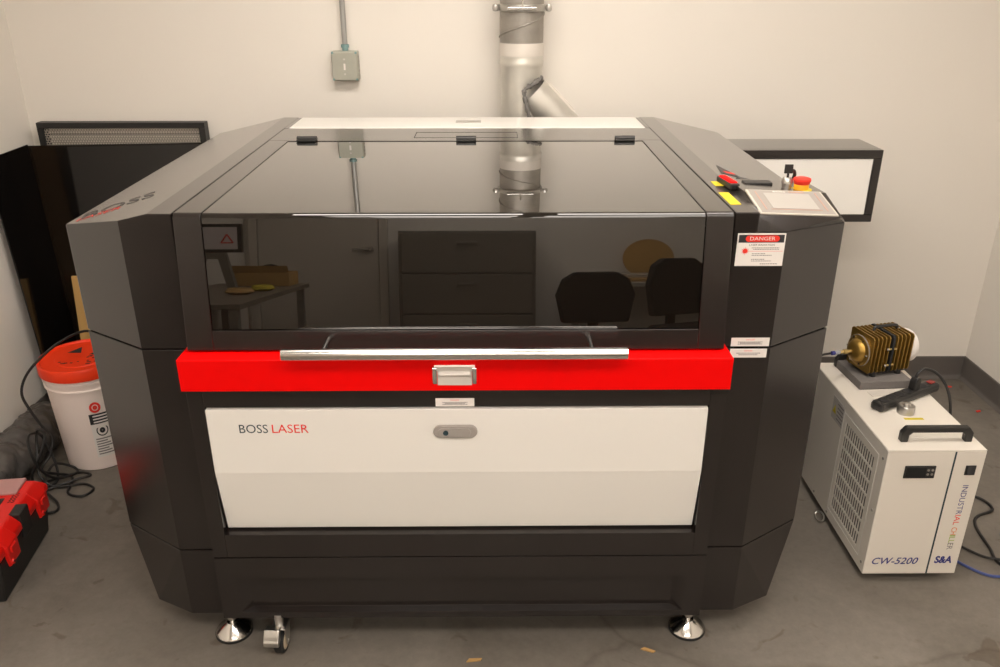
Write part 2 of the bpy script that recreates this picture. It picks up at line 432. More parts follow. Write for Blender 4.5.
# front frame, white bent door, base panel
bm = NB(); y0, y1 = 1.76, 1.832
FW, DW = .645, .6075
box(bm, CX-FW, CX-DW, y0, y1, .32, .819); box(bm, CX+DW, CX+FW, y0, y1, .32, .819)
box(bm, CX-DW, CX+DW, y0, y1, .763, .819); box(bm, CX-DW, CX+DW, y0, y1, .32, .3905)
obj('front_frame', bm, 'charcoal', cut, .0015)
B('door_recess', CX-DW, CX+DW, 1.82, 1.834, .3905, .763, 'gap', cut)
bm = NB(); pr = [(1.754, .7595), (1.754, .583), (1.784, .3965)]
prism(bm, pr+[(y+.018, z) for y, z in pr[::-1]], CX-DW+.0035, CX+DW-.0035, 'x')
door = obj('front_door', bm, 'white_paint', cut, .0015); door['label'] = 'white bent access door'
bm = NB(); text_bm(bm, 'BOSS', .02, front(-.615, 1.7538, .6965), width=.069, height=.0235); obj('lettering', bm, 'ink_teal', door)
bm = NB(); text_bm(bm, 'LASER', .02, front(-.536, 1.7538, .6965), width=.088, height=.0235); obj('lettering', bm, 'ink_red', door)
def stadium(bm, cx, cz, hw, hh, ya, yb, n=8):
    poly = [(cx+hw-hh+hh*math.cos(a), cz+hh*math.sin(a)) for a in [(-PI/2+PI*i/n) for i in range(n+1)]]
    poly += [(cx-hw+hh+hh*math.cos(a), cz+hh*math.sin(a)) for a in [(PI/2+PI*i/n) for i in range(n+1)]]
    prism(bm, poly, ya, yb, 'y')
bm = NB(); stadium(bm, -.0925, .7015, .0535, .0165, 1.745, 1.754); lk = obj('lock_plate', bm, 'lock_grey', door, .002, smooth=True)
bm = NB(); stadium(bm, -.095, .7015, .040, .0115, 1.742, 1.745); obj('lock_lever', bm, 'lock_grey', lk, .001, smooth=True)
bm = NB(); cyl(bm, (-.1155, 1.742, .7015), (-.1155, 1.7395, .7015), .0065, 20); obj('key_cylinder', bm, 'ink_teal', lk)
bm = NB(); O = (CX-FW, CX+FW, .117, .3165); N = (CX-.566, CX+.566, .141, .240); Ob = (CX-.595, CX+.595, .1365, .252)
fr = lambda q, y: [(q[0], y, q[2]), (q[1], y, q[2]), (q[1], y, q[3]), (q[0], y, q[3])]
a, b_, c_ = fr(O, 1.76), fr(Ob, 1.76), fr(N, 1.780)
for i in range(4):
    j = (i+1) % 4; face(bm, [a[i], a[j], b_[j], b_[i]]); face(bm, [b_[i], b_[j], c_[j], c_[i]])
face(bm, c_)
ab = fr(O, 1.83)
for i in range(4): face(bm, [a[i], a[(i+1) % 4], ab[(i+1) % 4], ab[i]])
face(bm, ab)
bmesh.ops.remove_doubles(bm, verts=bm.verts[:], dist=1e-5)
obj('base_panel', bm, 'charcoal', cut, .001, recalc=True)
# stickers
def sticker(x0, x1, z0, z1, y, parent, rows, redrow=True, name='warning_label'):
    s = B(name, x0, x1, y-.0006, y, z0, z1, 'paper', parent)
    h = z1-z0; wd = x1-x0
    bm = NB(); text_bm(bm, 'DANGER', .01, front((x0+x1)/2, y-.0007, z1-h*.30), width=wd*.22, height=h*.15, align='CENTER', extrude=.0001); obj('heading', bm, 'ink_red', s)
    bm = NB()
    for r in range(rows):
        zz = z1-h*(.50+.36*r/max(rows, 1)); ww = wd*(.32 if r % 2 == 0 else .26)
        n = 14; xx = (x0+x1)/2-ww
        while xx < (x0+x1)/2+ww:
            l = random.uniform(.0022, .0050); box(bm, xx, min(xx+l, (x0+x1)/2+ww), y-.0009, y-.0006, zz-h*.045, zz+h*.045); xx += l+.0010
    obj('print_lines', bm, 'ink_grey', s)
    return s
ff = [o for o in cut.children if o.name.startswith('front_frame')][0]
sticker(-.139, -.046, .7645, .7865, 1.76, ff, 3)
lowR = [o for o in cut.children if o.name.startswith('lower_side_cover')][1]
sticker(.571, .663, .8955, .9175, YS, covR, 3); sticker(.571, .660, .8655, .8885, YS, lowR, 2)
s = B('danger_sign', .557, .667, YS-.0008, YS, 1.099, 1.177, 'paper', covR, .0)
s['label'] = 'white laser warning sign with black header'
B('header', .560, .664, YS-.0011, YS-.0008, 1.155, 1.1735, 'ink', s)
bm = NB(); stadium(bm, .6145, 1.1643, .039, .0075, YS-.0013, YS-.0011); obj('header_oval', bm, 'ink_red', s)
T('heading', 'DANGER', front(.6145, YS-.0013, 1.1605), 'paper', s, width=.058, height=.0085, align='CENTER', extrude=.0002)
T('lettering', 'LASER RADIATION', front(.6145, YS-.0008, 1.1475), 'ink', s, width=.058, height=.0042, align='CENTER', extrude=.0003)
bm = NB()
cyl(bm, (.5775, YS-.0011, 1.135), (.5775, YS-.0007, 1.135), .0058, 16)
for i in range(12):
    an = 2*PI*i/12; r = .0095 if i % 2 else .0082
    Mx = Matrix.Translation((.5775, 0, 1.135)) @ Matrix.Rotation(an, 4, 'Y'); box(bm, 0, r, YS-.0010, YS-.0008, -.0004, .0004, Mx)
box(bm, .5775, .664, YS-.0010, YS-.0008, 1.1342, 1.1348)
obj('starburst', bm, 'ink_red', s)
bm = NB()
for r, (zz, x0, x1) in enumerate(((1.1425,.592,.655),(1.1390,.596,.655),(1.1285,.594,.625),(1.1245,.594,.640),(1.1150,.594,.625),(1.1110,.594,.640),(1.1040,.615,.655))):
    xx = x0
    while xx < x1:
        l = random.uniform(.002, .005); box(bm, xx, min(x1, xx+l), YS-.0010, YS-.0008, zz-.0009, zz+.0009); xx += l+.0011
obj('print_lines', bm, 'ink_grey', s)

# roof lettering on the side cover (slope falls outwards)
def roofM(x, y, s, rz):
    th = math.atan(.234)*(1 if s > 0 else -1)
    return Matrix.Translation((x, y, roof(x-CX)+.0006)) @ Matrix.Rotation(th, 4, 'Y') @ Matrix.Rotation(rz, 4, 'Z')
T('lettering', 'BOSS', roofM(-.994, 1.953, -1, math.radians(31)), 'ink_dim', covL, width=.192, height=.072, shear=.35)
T('lettering', 'LASER', roofM(-1.000, 1.938, -1, math.radians(21)), 'ink_red', covL, width=.105, height=.030, shear=.35)

# control console on the other roof
def quad_slab(bm, p, th):
    P = [Vector(q) for q in p]; n = (P[1]-P[0]).cross(P[3]-P[0]).normalized()*th
    lo = [bm.verts.new(q-n) for q in P]; hi = [bm.verts.new(q) for q in P]
    bm.faces.new(hi); bm.faces.new(lo[::-1])
    for i in range(4): bm.faces.new((lo[i], lo[(i+1) % 4], hi[(i+1) % 4], hi[i]))
def lerp_quad(Q, u, v, up=0):
    A, B_, C_, D = [Vector(q) for q in Q]; n = (B_-A).cross(D-A).normalized()
    return (A*(1-u)+B_*u)*(1-v)+(D*(1-u)+C_*u)*v+n*up
def zc_(x, z): return z-.045*(x-.60)
bm = NB(); cx0, cx1 = .602, .806
f1, f2, f3 = (.6025, YS, 1.1805), (CX+.755, YS, 1.1805), (CX+.9375, 1.937, roof(.937)+.0006)
prof = [(1.845, 1.2115), (1.962, 1.2400), (2.105, 1.2350), (2.125, 1.18)]
Lp = [(cx0, y, zc_(cx0, z)) for y, z in prof]; Rp = [(cx1, y+.010, zc_(cx1, z)) for y, z in prof]
for i in range(3): face(bm, [Lp[i], Rp[i], Rp[i+1], Lp[i+1]])
face(bm, [f1, f2, Lp[0]]); face(bm, [f2, Rp[0], Lp[0]]); face(bm, [f2, f3, Rp[0]])
face(bm, [f1, Lp[0], Lp[1], Lp[2], Lp[3], (cx0, 2.125, 1.16), (cx0, YS+.002, 1.16)])
face(bm, [f3, (cx1, 2.135, 1.15), Rp[3], Rp[2], Rp[1], Rp[0]])
bmesh.ops.remove_doubles(bm, verts=bm.verts[:], dist=1e-5)
cons = obj('console', bm, 'charcoal', covR, recalc=True)
Q = [(.614, 1.848, 1.2150), (.799, 1.857, 1.2066), (.790, 1.965, 1.2360), (.604, 1.955, 1.2450)]
def sub(u0, u1, v0, v1, up): return [lerp_quad(Q, u0, v0, up), lerp_quad(Q, u1, v0, up), lerp_quad(Q, u1, v1, up), lerp_quad(Q, u0, v1, up)]
bm = NB(); quad_slab(bm, Q, .006); cp = obj('control_panel', bm, 'panel_rim', covR, .002, recalc=True)
bm = NB(); quad_slab(bm, sub(.03, .97, .04, .96, .0006), .0006); obj('bezel', bm, 'bezel', cp, recalc=True)
bm = NB(); quad_slab(bm, sub(.20, .80, .20, .84, .0014), .0007); obj('touch_screen', bm, 'screen', cp, recalc=True)
bm = NB()
for a in ((.10,.115,.15,.9),(.885,.90,.15,.9),(.17,.83,.16,.175),(.55,.75,.89,.93)): quad_slab(bm, sub(*a, .0012), .0005)
obj('trim_lines', bm, 'trim_pink', cp, recalc=True)
bm = NB(); n_ = lerp_quad(Q, 0, 0, 1)-lerp_quad(Q, 0, 0, 0); ax = (Vector(Q[1])-Vector(Q[0])).normalized(); ay = n_.cross(ax)
Mq = Matrix.Translation(lerp_quad(Q, .34, .875, .0012)) @ Matrix((ax, ay, n_)).transposed().to_4x4()
text_bm(bm, 'BOSS', .01, Mq, width=.030, height=.006); obj('lettering', bm, 'white_plastic', cp)
def onroof(name, x0, x1, y0, y1, h, m, parent, bevel=0, rz=0, lift=0):
    xm, ym = (x0+x1)/2, (y0+y1)/2
    M = roofM(xm, ym, 1, rz) @ Matrix.Translation((0, 0, lift))
    if xm-CX < .689: M = Matrix.Translation((xm, ym, ZT+lift)) @ Matrix.Rotation(rz, 4, 'Z')
    bm = NB(); box(bm, x0-xm, x1-xm, y0-ym, y1-ym, -.001, h, M); return obj(name, bm, m, parent, bevel)
onroof('yellow_label', .553, .578, 1.885, 2.0, .0008, 'yellow', covR)
onroof('yellow_label', .563, .590, 2.07, 2.118, .0008, 'yellow', covR)
onroof('port_cover', .640, .706, 2.130, 2.168, .012, 'plastic_black', covR, .002)
B('port_cover', .630, .700, 2.045, 2.078, 1.228, 1.2385, 'plastic_black', covR, .002)
kt = thing('utility_knife', 'red and black utility knife lying beside the control panel', 'knife', (.594, 2.07, ZT+.001))
onroof('knife_body', .582, .606, 2.02, 2.118, .014, 'plastic_black', kt, .003, .12, .0022)
onroof('red_grip', .584, .604, 2.032, 2.112, .017, 'red', kt, .003, .12, .0022)
bm = NB(); Mr = roofM(.648, 2.285, 1, 0); prism(bm, [(-.028,-.05),(.03,-.05),(-.012,.065)], -.001, .0006, 'z', Mr); obj('beam_label', bm, 'ink_dim', covR)
bm = NB(); Mr = roofM(.652, 2.262, 1, .2); box(bm, -.016, .014, -.006, .012, 0, .001, Mr); obj('beam_mark', bm, 'ink_red', covR)
ex, ey = .757, 2.005; ez = 1.2320
bm = NB(); lathe(bm, [(.026, -.004), (.026, .001), (.0, .001)], 24, Matrix.Translation((ex, ey, ez-.0005))); obj('yellow_ring', bm, 'yellow', covR)
bm = NB(); lathe(bm, [(.0175, -.003), (.0185, .012), (.0165, .015), (0, .015)], 24, Matrix.Translation((ex, ey, ez))); es = obj('emergency_stop', bm, 'amber', covR, smooth=True)
bm = NB(); lathe(bm, [(.0170, .012), (.0195, .016), (.0215, .023), (.0205, .027), (.015, .029), (0, .0295)], 24, Matrix.Translation((ex, ey, ez))); obj('red_mushroom_button', bm, 'ink_red', es, smooth=True)
kx, ky = .724, 2.015; kz = 1.2330
bm = NB(); lathe(bm, [(.0115, -.003), (.0115, .010), (.0135, .011), (.0135, .021), (.010, .026), (0, .026)], 20, Matrix.Translation((kx, ky, kz))); ks = obj('key_switch', bm, 'steel', covR, smooth=True)
bm = NB(); box(bm, kx-.010, kx+.010, ky-.003, ky+.003, kz+.036, kz+.058); box(bm, kx-.003, kx+.003, ky-.001, ky+.001, kz+.024, kz+.038); obj('key', bm, 'plastic_black', ks, .002)
bm = NB(); tube(bm, spline([(kx+.004, ky, kz+.042), (kx+.016, ky+.010, kz+.040), (kx+.022, ky+.016, kz+.030), (kx+.020, ky+.018, kz+.016)], 5), .0045, 8); obj('key_fob', bm, 'plastic_black', ks, smooth=True)

# laser tube housing sticking out at the back
bm = NB(); x0, x1, y0, y1, z0, z1 = .845, 1.39, 2.95, 3.17, .879, 1.142
box(bm, x0, x1, y0+.02, y1, z0, z1); box(bm, x0, x1, y0, y0+.02, z1-.031, z1); box(bm, x0, x1, y0, y0+.02, z0, z0+.027); box(bm, x1-.029, x1, y0, y0+.02, z0+.027, z1-.031)
th_ = obj('tube_housing', bm, 'charcoal', cut, .002)
B('access_panel', x0, x1-.030, y0+.004, y0+.022, z0+.028, z1-.032, 'white_paint', th_, .001)

# levelling feet and casters
def foot(x, y):
    t = NB(); M = Matrix.Translation((x, y, 0))
    lathe(t, [(.048, .004), (.050, .010), (.046, .017), (.020, .036), (.016, .040), (0, .040)], 32, M)
    f = obj('levelling_foot', t, 'chrome', cut, smooth=True)
    t = NB(); lathe(t, [(.049, 0), (.0515, .002), (.0515, .008), (.046, .010)], 32, M); obj('rubber_pad', t, 'rubber', f, smooth=True)
    t = NB(); lathe(t, [(.009, .035), (.009, .14)], 14, M); lathe(t, [(.015, .052), (.015, .064)], 6, M); obj('threaded_stem', t, 'chrome', f, smooth=True)
for fx, fy in ((-.739, 1.835), (.549, 1.835), (-.739, 3.05), (.549, 3.05)): foot(fx, fy)
def caster(x, y, rz, brake):
    M = Matrix.Translation((x, y, 0)) @ Matrix.Rotation(rz, 4, 'Z'); MR = M @ Matrix.Translation((0, 0, .036)) @ Matrix.Rotation(PI/2, 4, 'Y')
    t = NB(); lathe(t, [(.020, -.013), (.032, -.013), (.036, -.009), (.036, .009), (.032, .013), (.020, .013)], 28, MR); wobj = obj('caster', t, 'rubber', cut, smooth=True)
    t = NB(); lathe(t, [(.003, -.0145), (.023, -.0145), (.027, -.0125), (.027, .0125), (.023, .0145), (.003, .0145)], 28, MR); obj('hub', t, 'caster_cream', wobj, smooth=True)
    t = NB()
    for s in (-1, 1):
        prism(t, [(-.012, .028), (.008, .028), (.026, .085), (-.020, .085)], s*.019-.0015, s*.019+.0015, 'x', M)
    box(t, -.0205, .0205, -.020, .026, .084, .088, M); lathe(t, [(.012, .086), (.012, .125)], 14, M)
    lathe(t, [(.006, -.022), (.006, .022)], 12, MR)
    obj('fork', t, 'steel', wobj, .0005, smooth=True)
    if brake:
        t = NB(); prism(t, [(-.046, .070), (-.050, .066), (-.050, .052), (-.044, .049), (-.036, .052), (-.026, .066), (-.006, .090), (-.030, .094), (-.040, .080)], -.034, .008, 'x', M); obj('brake_pedal', t, 'steel', wobj, .003)
caster(-.586, 1.767, math.radians(-3), True); caster(.40, 1.905, math.radians(4), False); caster(-.600, 3.02, .3, False); caster(.40, 3.02, .1, False)

# ------------------------------------------------------------------ exhaust duct and conduit on the back wall
du = thing('exhaust_duct', 'galvanised round exhaust duct with angled branch and clamp collar', 'duct', (.111, 3.325, .0))
dx, dy = .111, 3.325
bm = NB(); lathe(bm, [(.078, .95), (.078, 1.30), (.080, 1.388), (.082, 1.392), (.0845, 1.399), (.0845, 1.410), (.082, 1.416), (.082, 1.437)], 40, Matrix.Translation((dx, dy, 0)), caps=False); obj('lower_pipe', bm, 'galv', du, smooth=True)
bm = NB(); lathe(bm, [(.0835, 1.432), (.0835, 1.478)], 40, Matrix.Translation((dx, dy, 0)), caps=False); obj('foil_tape', bm, 'tape', du, smooth=True)
bm = NB(); lathe(bm, [(.0825, 1.474), (.0825, 2.715)], 40, Matrix.Translation((dx, dy, 0)), caps=False); up_ = obj('upper_pipe', bm, 'galv_dark', du, smooth=True)
bm = NB(); tube(bm, [Vector((dx+.083*math.cos(a), dy+.083*math.sin(a), 1.497+.17*(a+PI)/(2*PI))) for a in [(-PI+2*PI*3.4*i/120) for i in range(121)]], .0035, 6); obj('spiral_seam', bm, 'galv_dark', up_, smooth=True)
bm = NB(); lathe(bm, [(.083, 1.588), (.090, 1.590), (.092, 1.600), (.090, 1.612), (.083, 1.614)], 40, Matrix.Translation((dx, dy, 0)), caps=False); cl = obj('clamp_collar', bm, 'steel', du, smooth=True)
for s in (-1, 1):
    bm = NB(); lathe(bm, [(0, -.014), (.010, -.011), (.013, 0), (.010, .011), (0, .014)], 16, Matrix.Translation((dx+s*.099, dy-.03, 1.601))); obj('clamp_lug', bm, 'steel', cl, smooth=True)
bm = NB(); cyl(bm, (dx-.055, dy-.094, 1.602), (dx+.050, dy-.094, 1.602), .008, 12); cyl(bm, (dx, dy-.1, 1.60), (dx, dy-.1, 1.635), .003, 8); obj('clamp_bolt', bm, 'chrome', cl, smooth=True)
p0, p1 = Vector((.098, dy-.028, 1.353)), Vector((.426, dy-.028, 1.02))
bm = NB(); M_, l_ = between(p0, p1); lathe(bm, [(.066, .078), (.066, l_)], 32, M_, caps=False); br = obj('branch_pipe', bm, 'galv', du, smooth=True)
bm = NB(); q0 = Vector((.196, dy-.062, 1.352)); tube(bm, spline([(.188, dy-.02, 1.352), (.160, dy-.080, 1.338), (.122, dy-.097, 1.315), (.124, dy-.099, 1.28), (.136, dy-.097, 1.23), (.146, dy-.09, 1.19)], 6), .0065, 8, rad=lambda i: .008+.004*math.sin(i*2.3)*math.sin(i*.9)); obj('sealed_joint', bm, 'sealant', du, smooth=True)
dd = (p1-p0).normalized(); M2 = M_ @ Matrix.Rotation(0, 4, 'Z')
bm = NB(); nrm = Vector((.70, -.10, .70)).normalized()
tube(bm, [p0+dd*(.10+.02*i)+nrm*.0645 for i in range(8)], .009, 8); obj('rivet_seam', bm, 'tape', br, smooth=True)

cb = thing('electrical_box', 'square galvanised electrical box on wall below thin conduit', 'electrical box', (-.575, 3.40, 1.33))
bm = NB(); box(bm, -.625, -.523, 3.385, YB-.001, 1.331, 1.441); eb = obj('box_body', bm, 'zinc_box', cb, .004)
bm = NB(); poly = [(-.615,1.334),(-.533,1.334),(-.533,1.341),(-.526,1.341),(-.526,1.431),(-.533,1.431),(-.533,1.438),(-.615,1.438),(-.615,1.431),(-.622,1.431),(-.622,1.341),(-.615,1.341)]
prism(bm, poly, 3.376, 3.386, 'y'); cv = obj('cover_plate', bm, 'zinc_box', cb, .0015)
bm = NB(); box(bm, -.5775, -.5705, 3.3745, 3.377, 1.372, 1.396); obj('toggle', bm, 'white_plastic', cv)
for zz in (1.357, 1.412):
    bm = NB(); cyl(bm, (-.574, 3.3765, zz), (-.574, 3.374, zz), .0035, 10); obj('screw', bm, 'steel', cv)
for sx in (-.619, -.529):
    for zz in (1.3365, 1.4355):
        bm = NB(); cyl(bm, (sx, 3.386, zz), (sx, 3.379, zz), .0045, 10); obj('corner_screw', bm, 'teal', cb)
bm = NB()
for zz in (1.35, 1.368, 1.386, 1.404, 1.422): cyl(bm, (-.5235, 3.407, zz), (-.5205, 3.407, zz), .006, 12)
obj('knockouts', bm, 'galv_dark', eb)
cd = thing('conduit', 'thin grey metal conduit running up the wall', 'conduit', (-.572, 3.408, 1.441))
bm = NB(); cyl(bm, (-.572, 3.408, 1.441), (-.574, 3.408, ZC), .0105, 16); obj('pipe', bm, 'conduit', cd, smooth=True)
bm = NB(); lathe(bm, [(.012, 1.4415), (.012, 1.452), (.016, 1.453), (.016, 1.464), (.0115, 1.466)], 12, Matrix.Translation((-.572, 3.408, 0))); obj('connector', bm, 'teal', cd, smooth=False)

# ------------------------------------------------------------------ left side: panels, bucket, duct hose, toolbox
def lean_sheet(name, label, cat, pts, th, m, group=None):
    bm = NB(); quad_slab(bm, pts, th); o = obj(name, bm, m, None, .001, recalc=True); return tag(o, label, cat, group)
lean_sheet('acrylic_sheet', 'black glossy acrylic sheet standing against the side wall', 'sheet',
           [(-1.79, 3.025, .002), (-1.79, 3.285, .002), (-1.846, 3.338, 1.094), (-1.846, 3.035, 1.094)], .006, 'dark_acrylic')
lean_sheet('acrylic_sheet', 'wide brown smoked acrylic sheet leaning against the back wall', 'sheet',
           [(-1.855, 3.30, .002), (-1.05, 3.30, .002), (-1.05, 3.352, 1.10), (-1.866, 3.352, 1.086)], .005, 'brown_acrylic')
lean_sheet('acrylic_sheet', 'narrower dark acrylic sheet in front of the wide brown one', 'sheet',
           [(-1.655, 3.27, .002), (-1.06, 3.27, .002), (-1.06, 3.338, 1.097), (-1.742, 3.338, 1.084)], .005, 'dark_acrylic')
hp = thing('honeycomb_panel', 'black framed honeycomb mesh panel behind the acrylic sheets', 'mesh panel', (-1.48, 3.385, 0))
bm = NB(); hx0, hx1, hz0, hz1, hy0, hy1 = -1.812, -1.146, .002, 1.174, 3.366, 3.412
box(bm, hx0, hx1, hy0, hy1, hz1-.022, hz1); box(bm, hx0, hx1, hy0, hy1, hz0, hz0+.022); box(bm, hx0, hx0+.024, hy0, hy1, hz0+.022, hz1-.022); box(bm, hx1-.024, hx1, hy0, hy1, hz0+.022, hz1-.022)
obj('frame', bm, 'black', hp, .0015)
bm = NB(); cw = .0105; ch = cw*.866; zc = .70; row = 0
while zc < hz1-.024:
    xc = hx0+.026+(cw/2 if row % 2 else 0)
    while xc < hx1-.028:
        o6 = [bm.verts.new((xc+.5775*cw*math.sin(PI/3*k), hy0+.006, zc+.5775*cw*math.cos(PI/3*k))) for k in range(6)]
        i6 = [bm.verts.new((xc+.36*cw*math.sin(PI/3*k), hy0+.006, zc+.36*cw*math.cos(PI/3*k))) for k in range(6)]
        for k in range(6): bm.faces.new((o6[k], o6[(k+1) % 6], i6[(k+1) % 6], i6[k]))
        xc += cw
    zc += ch; row += 1
hm = obj('honeycomb_mesh', bm, 'honeycomb', hp); hm['kind'] = 'stuff'
bm = NB(); box(bm, hx0+.024, hx1-.024, hy0+.008, hy0+.014, 1.126, 1.130); box(bm, hx0+.024, hx1-.024, hy0+.02, hy0+.026, hz0+.02, 1.07); obj('cross_rail', bm, 'black', hp)
# tan board
lean_sheet('wooden_board', 'tan wooden board standing between acrylic sheets and laser cutter', 'board',
           [(-1.715, 3.13, .002), (-1.45, 3.13, .002), (-1.45, 3.225, .580), (-1.728, 3.225, .580)], .014, 'kraft')

bk = thing('plastic_bucket', 'white plastic bucket with orange lid beside the laser cutter', 'bucket', (-1.52, 2.795, 0))
bx, by = -1.52, 2.795; bk.scale = (.95, .95, 1.13); Mb = Matrix.Translation((bx, by, 0))
bm = NB(); lathe(bm, [(0, .006), (.120, .006), (.124, 0), (.130, .004), (.1465, .292), (.152, .294), (.1525, .300), (.148, .303), (.1485, .318), (.1545, .320), (.155, .328), (.150, .331), (.151, .352)], 48, Mb, caps=False); bd = obj('bucket_body', bm, 'bucket', bk, smooth=True)
bm = NB(); lathe(bm, [(.1555, .338), (.1605, .338), (.1615, .345), (.1610, .372), (.157, .377), (.150, .3765), (.146, .370), (.10, .369), (.098, .371), (.04, .371), (0, .371)], 48, Mb, caps=False); ld = obj('bucket_lid', bm, 'orange', bk, smooth=True)
for tx, ty in ((-.045, .055), (.045, .04)):
    bm = NB(); prism(bm, [(bx+tx-.026, by+ty-.024), (bx+tx+.026, by+ty-.024), (bx+tx+.006, by+ty+.03)], .3712, .3718); obj('printed_triangle', bm, 'ink', ld)
bm = NB()
for i in range(16):
    xx, yy = bx-.07+random.random()*.14, by-.085+random.random()*.09; box(bm, xx, xx+random.uniform(.006, .018), yy, yy+.006, .3712, .3718)
lp = obj('lid_print', bm, 'ink', ld); lp['kind'] = 'stuff'
def curved_patch(bm, a0, a1, z0, z1, off=.0008, n=8):
    def R(z): return .130+(z-.004)*(.0165/.288)+off
    rows = [[bm.verts.new((bx+R(z)*math.cos(a0+(a1-a0)*i/n), by+R(z)*math.sin(a0+(a1-a0)*i/n), z)) for i in range(n+1)] for z in (z0, z1)]
    for i in range(n): bm.faces.new((rows[0][i], rows[0][i+1], rows[1][i+1], rows[1][i]))
g = math.radians
bm = NB(); curved_patch(bm, g(-71), g(-40), .05, .205); lb = obj('paper_label', bm, 'paper', bd)
bm = NB(); curved_patch(bm, g(-71), g(-40), .176, .214, .0014); obj('label_header', bm, 'ink', lb)
bm = NB()
for k in range(3): curved_patch(bm, g(-66), g(-45), .181+k*.011, .186+k*.011, .0018)
obj('header_print', bm, 'paper', lb)
bm = NB()
for k in range(7): curved_patch(bm, g(-68), g(-43-(k % 3)*4), .060+k*.0095, .0645+k*.0095, .0012)
obj('label_print', bm, 'ink_grey', lb)
def ring_patch(bm, ac, zc, r0, r1, off, n=28):
    def R(z): return .130+(z-.004)*(.0165/.288)+off
    vo = []
    for rr in (r0, r1):
        vo.append([bm.verts.new((bx+R(zc)*math.cos(ac+rr*math.cos(2*PI*i/n)/.137), by+R(zc)*math.sin(ac+rr*math.cos(2*PI*i/n)/.137), zc+rr*math.sin(2*PI*i/n))) for i in range(n)])
    for i in range(n): bm.faces.new((vo[0][i], vo[0][(i+1) % n], vo[1][(i+1) % n], vo[1][i]))
bm = NB(); ring_patch(bm, g(-56), .150, .017, .021, .0014); ring_patch(bm, g(-56), .150, .001, .010, .0014); obj('pictogram', bm, 'ink', lb)
bm = NB(); ring_patch(bm, g(-60), .237, .011, .019, .0012); ring_patch(bm, g(-60), .237, .0005, .008, .0012); obj('round_logo', bm, 'ink_red', bd)
bm = NB(); tube(bm, spline([(bx+.152*math.cos(a), by+.152*math.sin(a), .318-.10*math.sin(PI*t)) for t, a in [(i/8, g(-10+ 150*i/8)) for i in range(9)]], 4), .003, 6); obj('wire_handle', bm, 'steel', bk, smooth=True)
# small black pump hanging over the bucket at the machine side
sp = thing('cord_plug', 'black power plug resting on the orange bucket lid', 'plug', (-1.445, 2.80, .421))
bm = NB(); box(bm, -1.463, -1.430, 2.78, 2.82, .4215, .48); obj('plug_body', bm, 'plastic_black', sp, .008)
bm = NB(); cyl(bm, (-1.446, 2.80, .48), (-1.446, 2.80, .50), .008, 12); obj('strain_relief', bm, 'cord', sp, smooth=True)
# crinkled flexible ducts along the side wall
def hose(label, pts, r):
    bm = NB(); path = spline(pts, 40); n = len(path)
    rnd = random.Random(5)
    tube(bm, path, r, 44, rad=lambda i: r*(1+.022*math.sin(i*1.57)))
    for v in bm.verts:
        q = v.co.copy(); d_ = (q-Vector((-1.772, q.y, .092))).normalized()
        k = .016*noise.noise(q*17)+.012*abs(noise.noise(q*38+Vector((3, 1, 2))))+.005*noise.noise(q*85)
        v.co += d_*(k-.006); v.co.z = max(v.co.z, .001); v.co.x = max(v.co.x, XL+.018)
    o = obj('flexible_duct', bm, 'duct_plastic', smooth=True); o.data.set_sharp_from_angle(angle=3.2); return tag(o, label, 'flexible duct')
hose('grey crinkled plastic flexible duct lying along the side wall', [(-1.772, 2.03, .092), (-1.775, 2.35, .093), (-1.768, 2.65, .093), (-1.76, 2.90, .092)], .083)
# black cord: loops on the floor and up over the bucket lid
bm = NB()
pts = [(-1.446, 2.80, .502), (-1.475, 2.76, .535), (-1.53, 2.68, .525), (-1.60, 2.63, .468), (-1.640, 2.61, .415), (-1.655, 2.60, .36), (-1.64, 2.60, .30), (-1.615, 2.60, .24), (-1.585, 2.60, .19), (-1.595, 2.575, .13), (-1.62, 2.55, .08),
       (-1.58, 2.63, .010), (-1.55, 2.60, .006), (-1.53, 2.52, .006), (-1.47, 2.50, .006), (-1.45, 2.545, .006), (-1.50, 2.575, .008), (-1.58, 2.55, .012), (-1.64, 2.56, .05), (-1.665, 2.62, .12), (-1.66, 2.64, .19), (-1.61, 2.60, .20), (-1.615, 2.56, .15),
       (-1.65, 2.53, .07), (-1.65, 2.56, .02), (-1.60, 2.62, .008), (-1.54, 2.65, .008), (-1.50, 2.635, .006)]
pts += [(-1.53, 2.60, .012), (-1.60, 2.54, .012)]
pts += [(-1.64, 2.52, .006), (-1.60, 2.60, .02), (-1.655, 2.66, .15), (-1.665, 2.60, .20), (-1.64, 2.54, .18), (-1.615, 2.53, .10), (-1.595, 2.58, .03), (-1.55, 2.64, .015), (-1.58, 2.66, .03), (-1.62, 2.62, .06), (-1.61, 2.52, .03), (-1.54, 2.46, .006), (-1.52, 2.41, .006), (-1.57, 2.39, .006)]
tube(bm, spline(pts, 8), .0048, 8); tag(obj('power_cable', bm, 'cord', smooth=True), 'tangled black cord rising from the floor onto the orange bucket lid', 'cord')

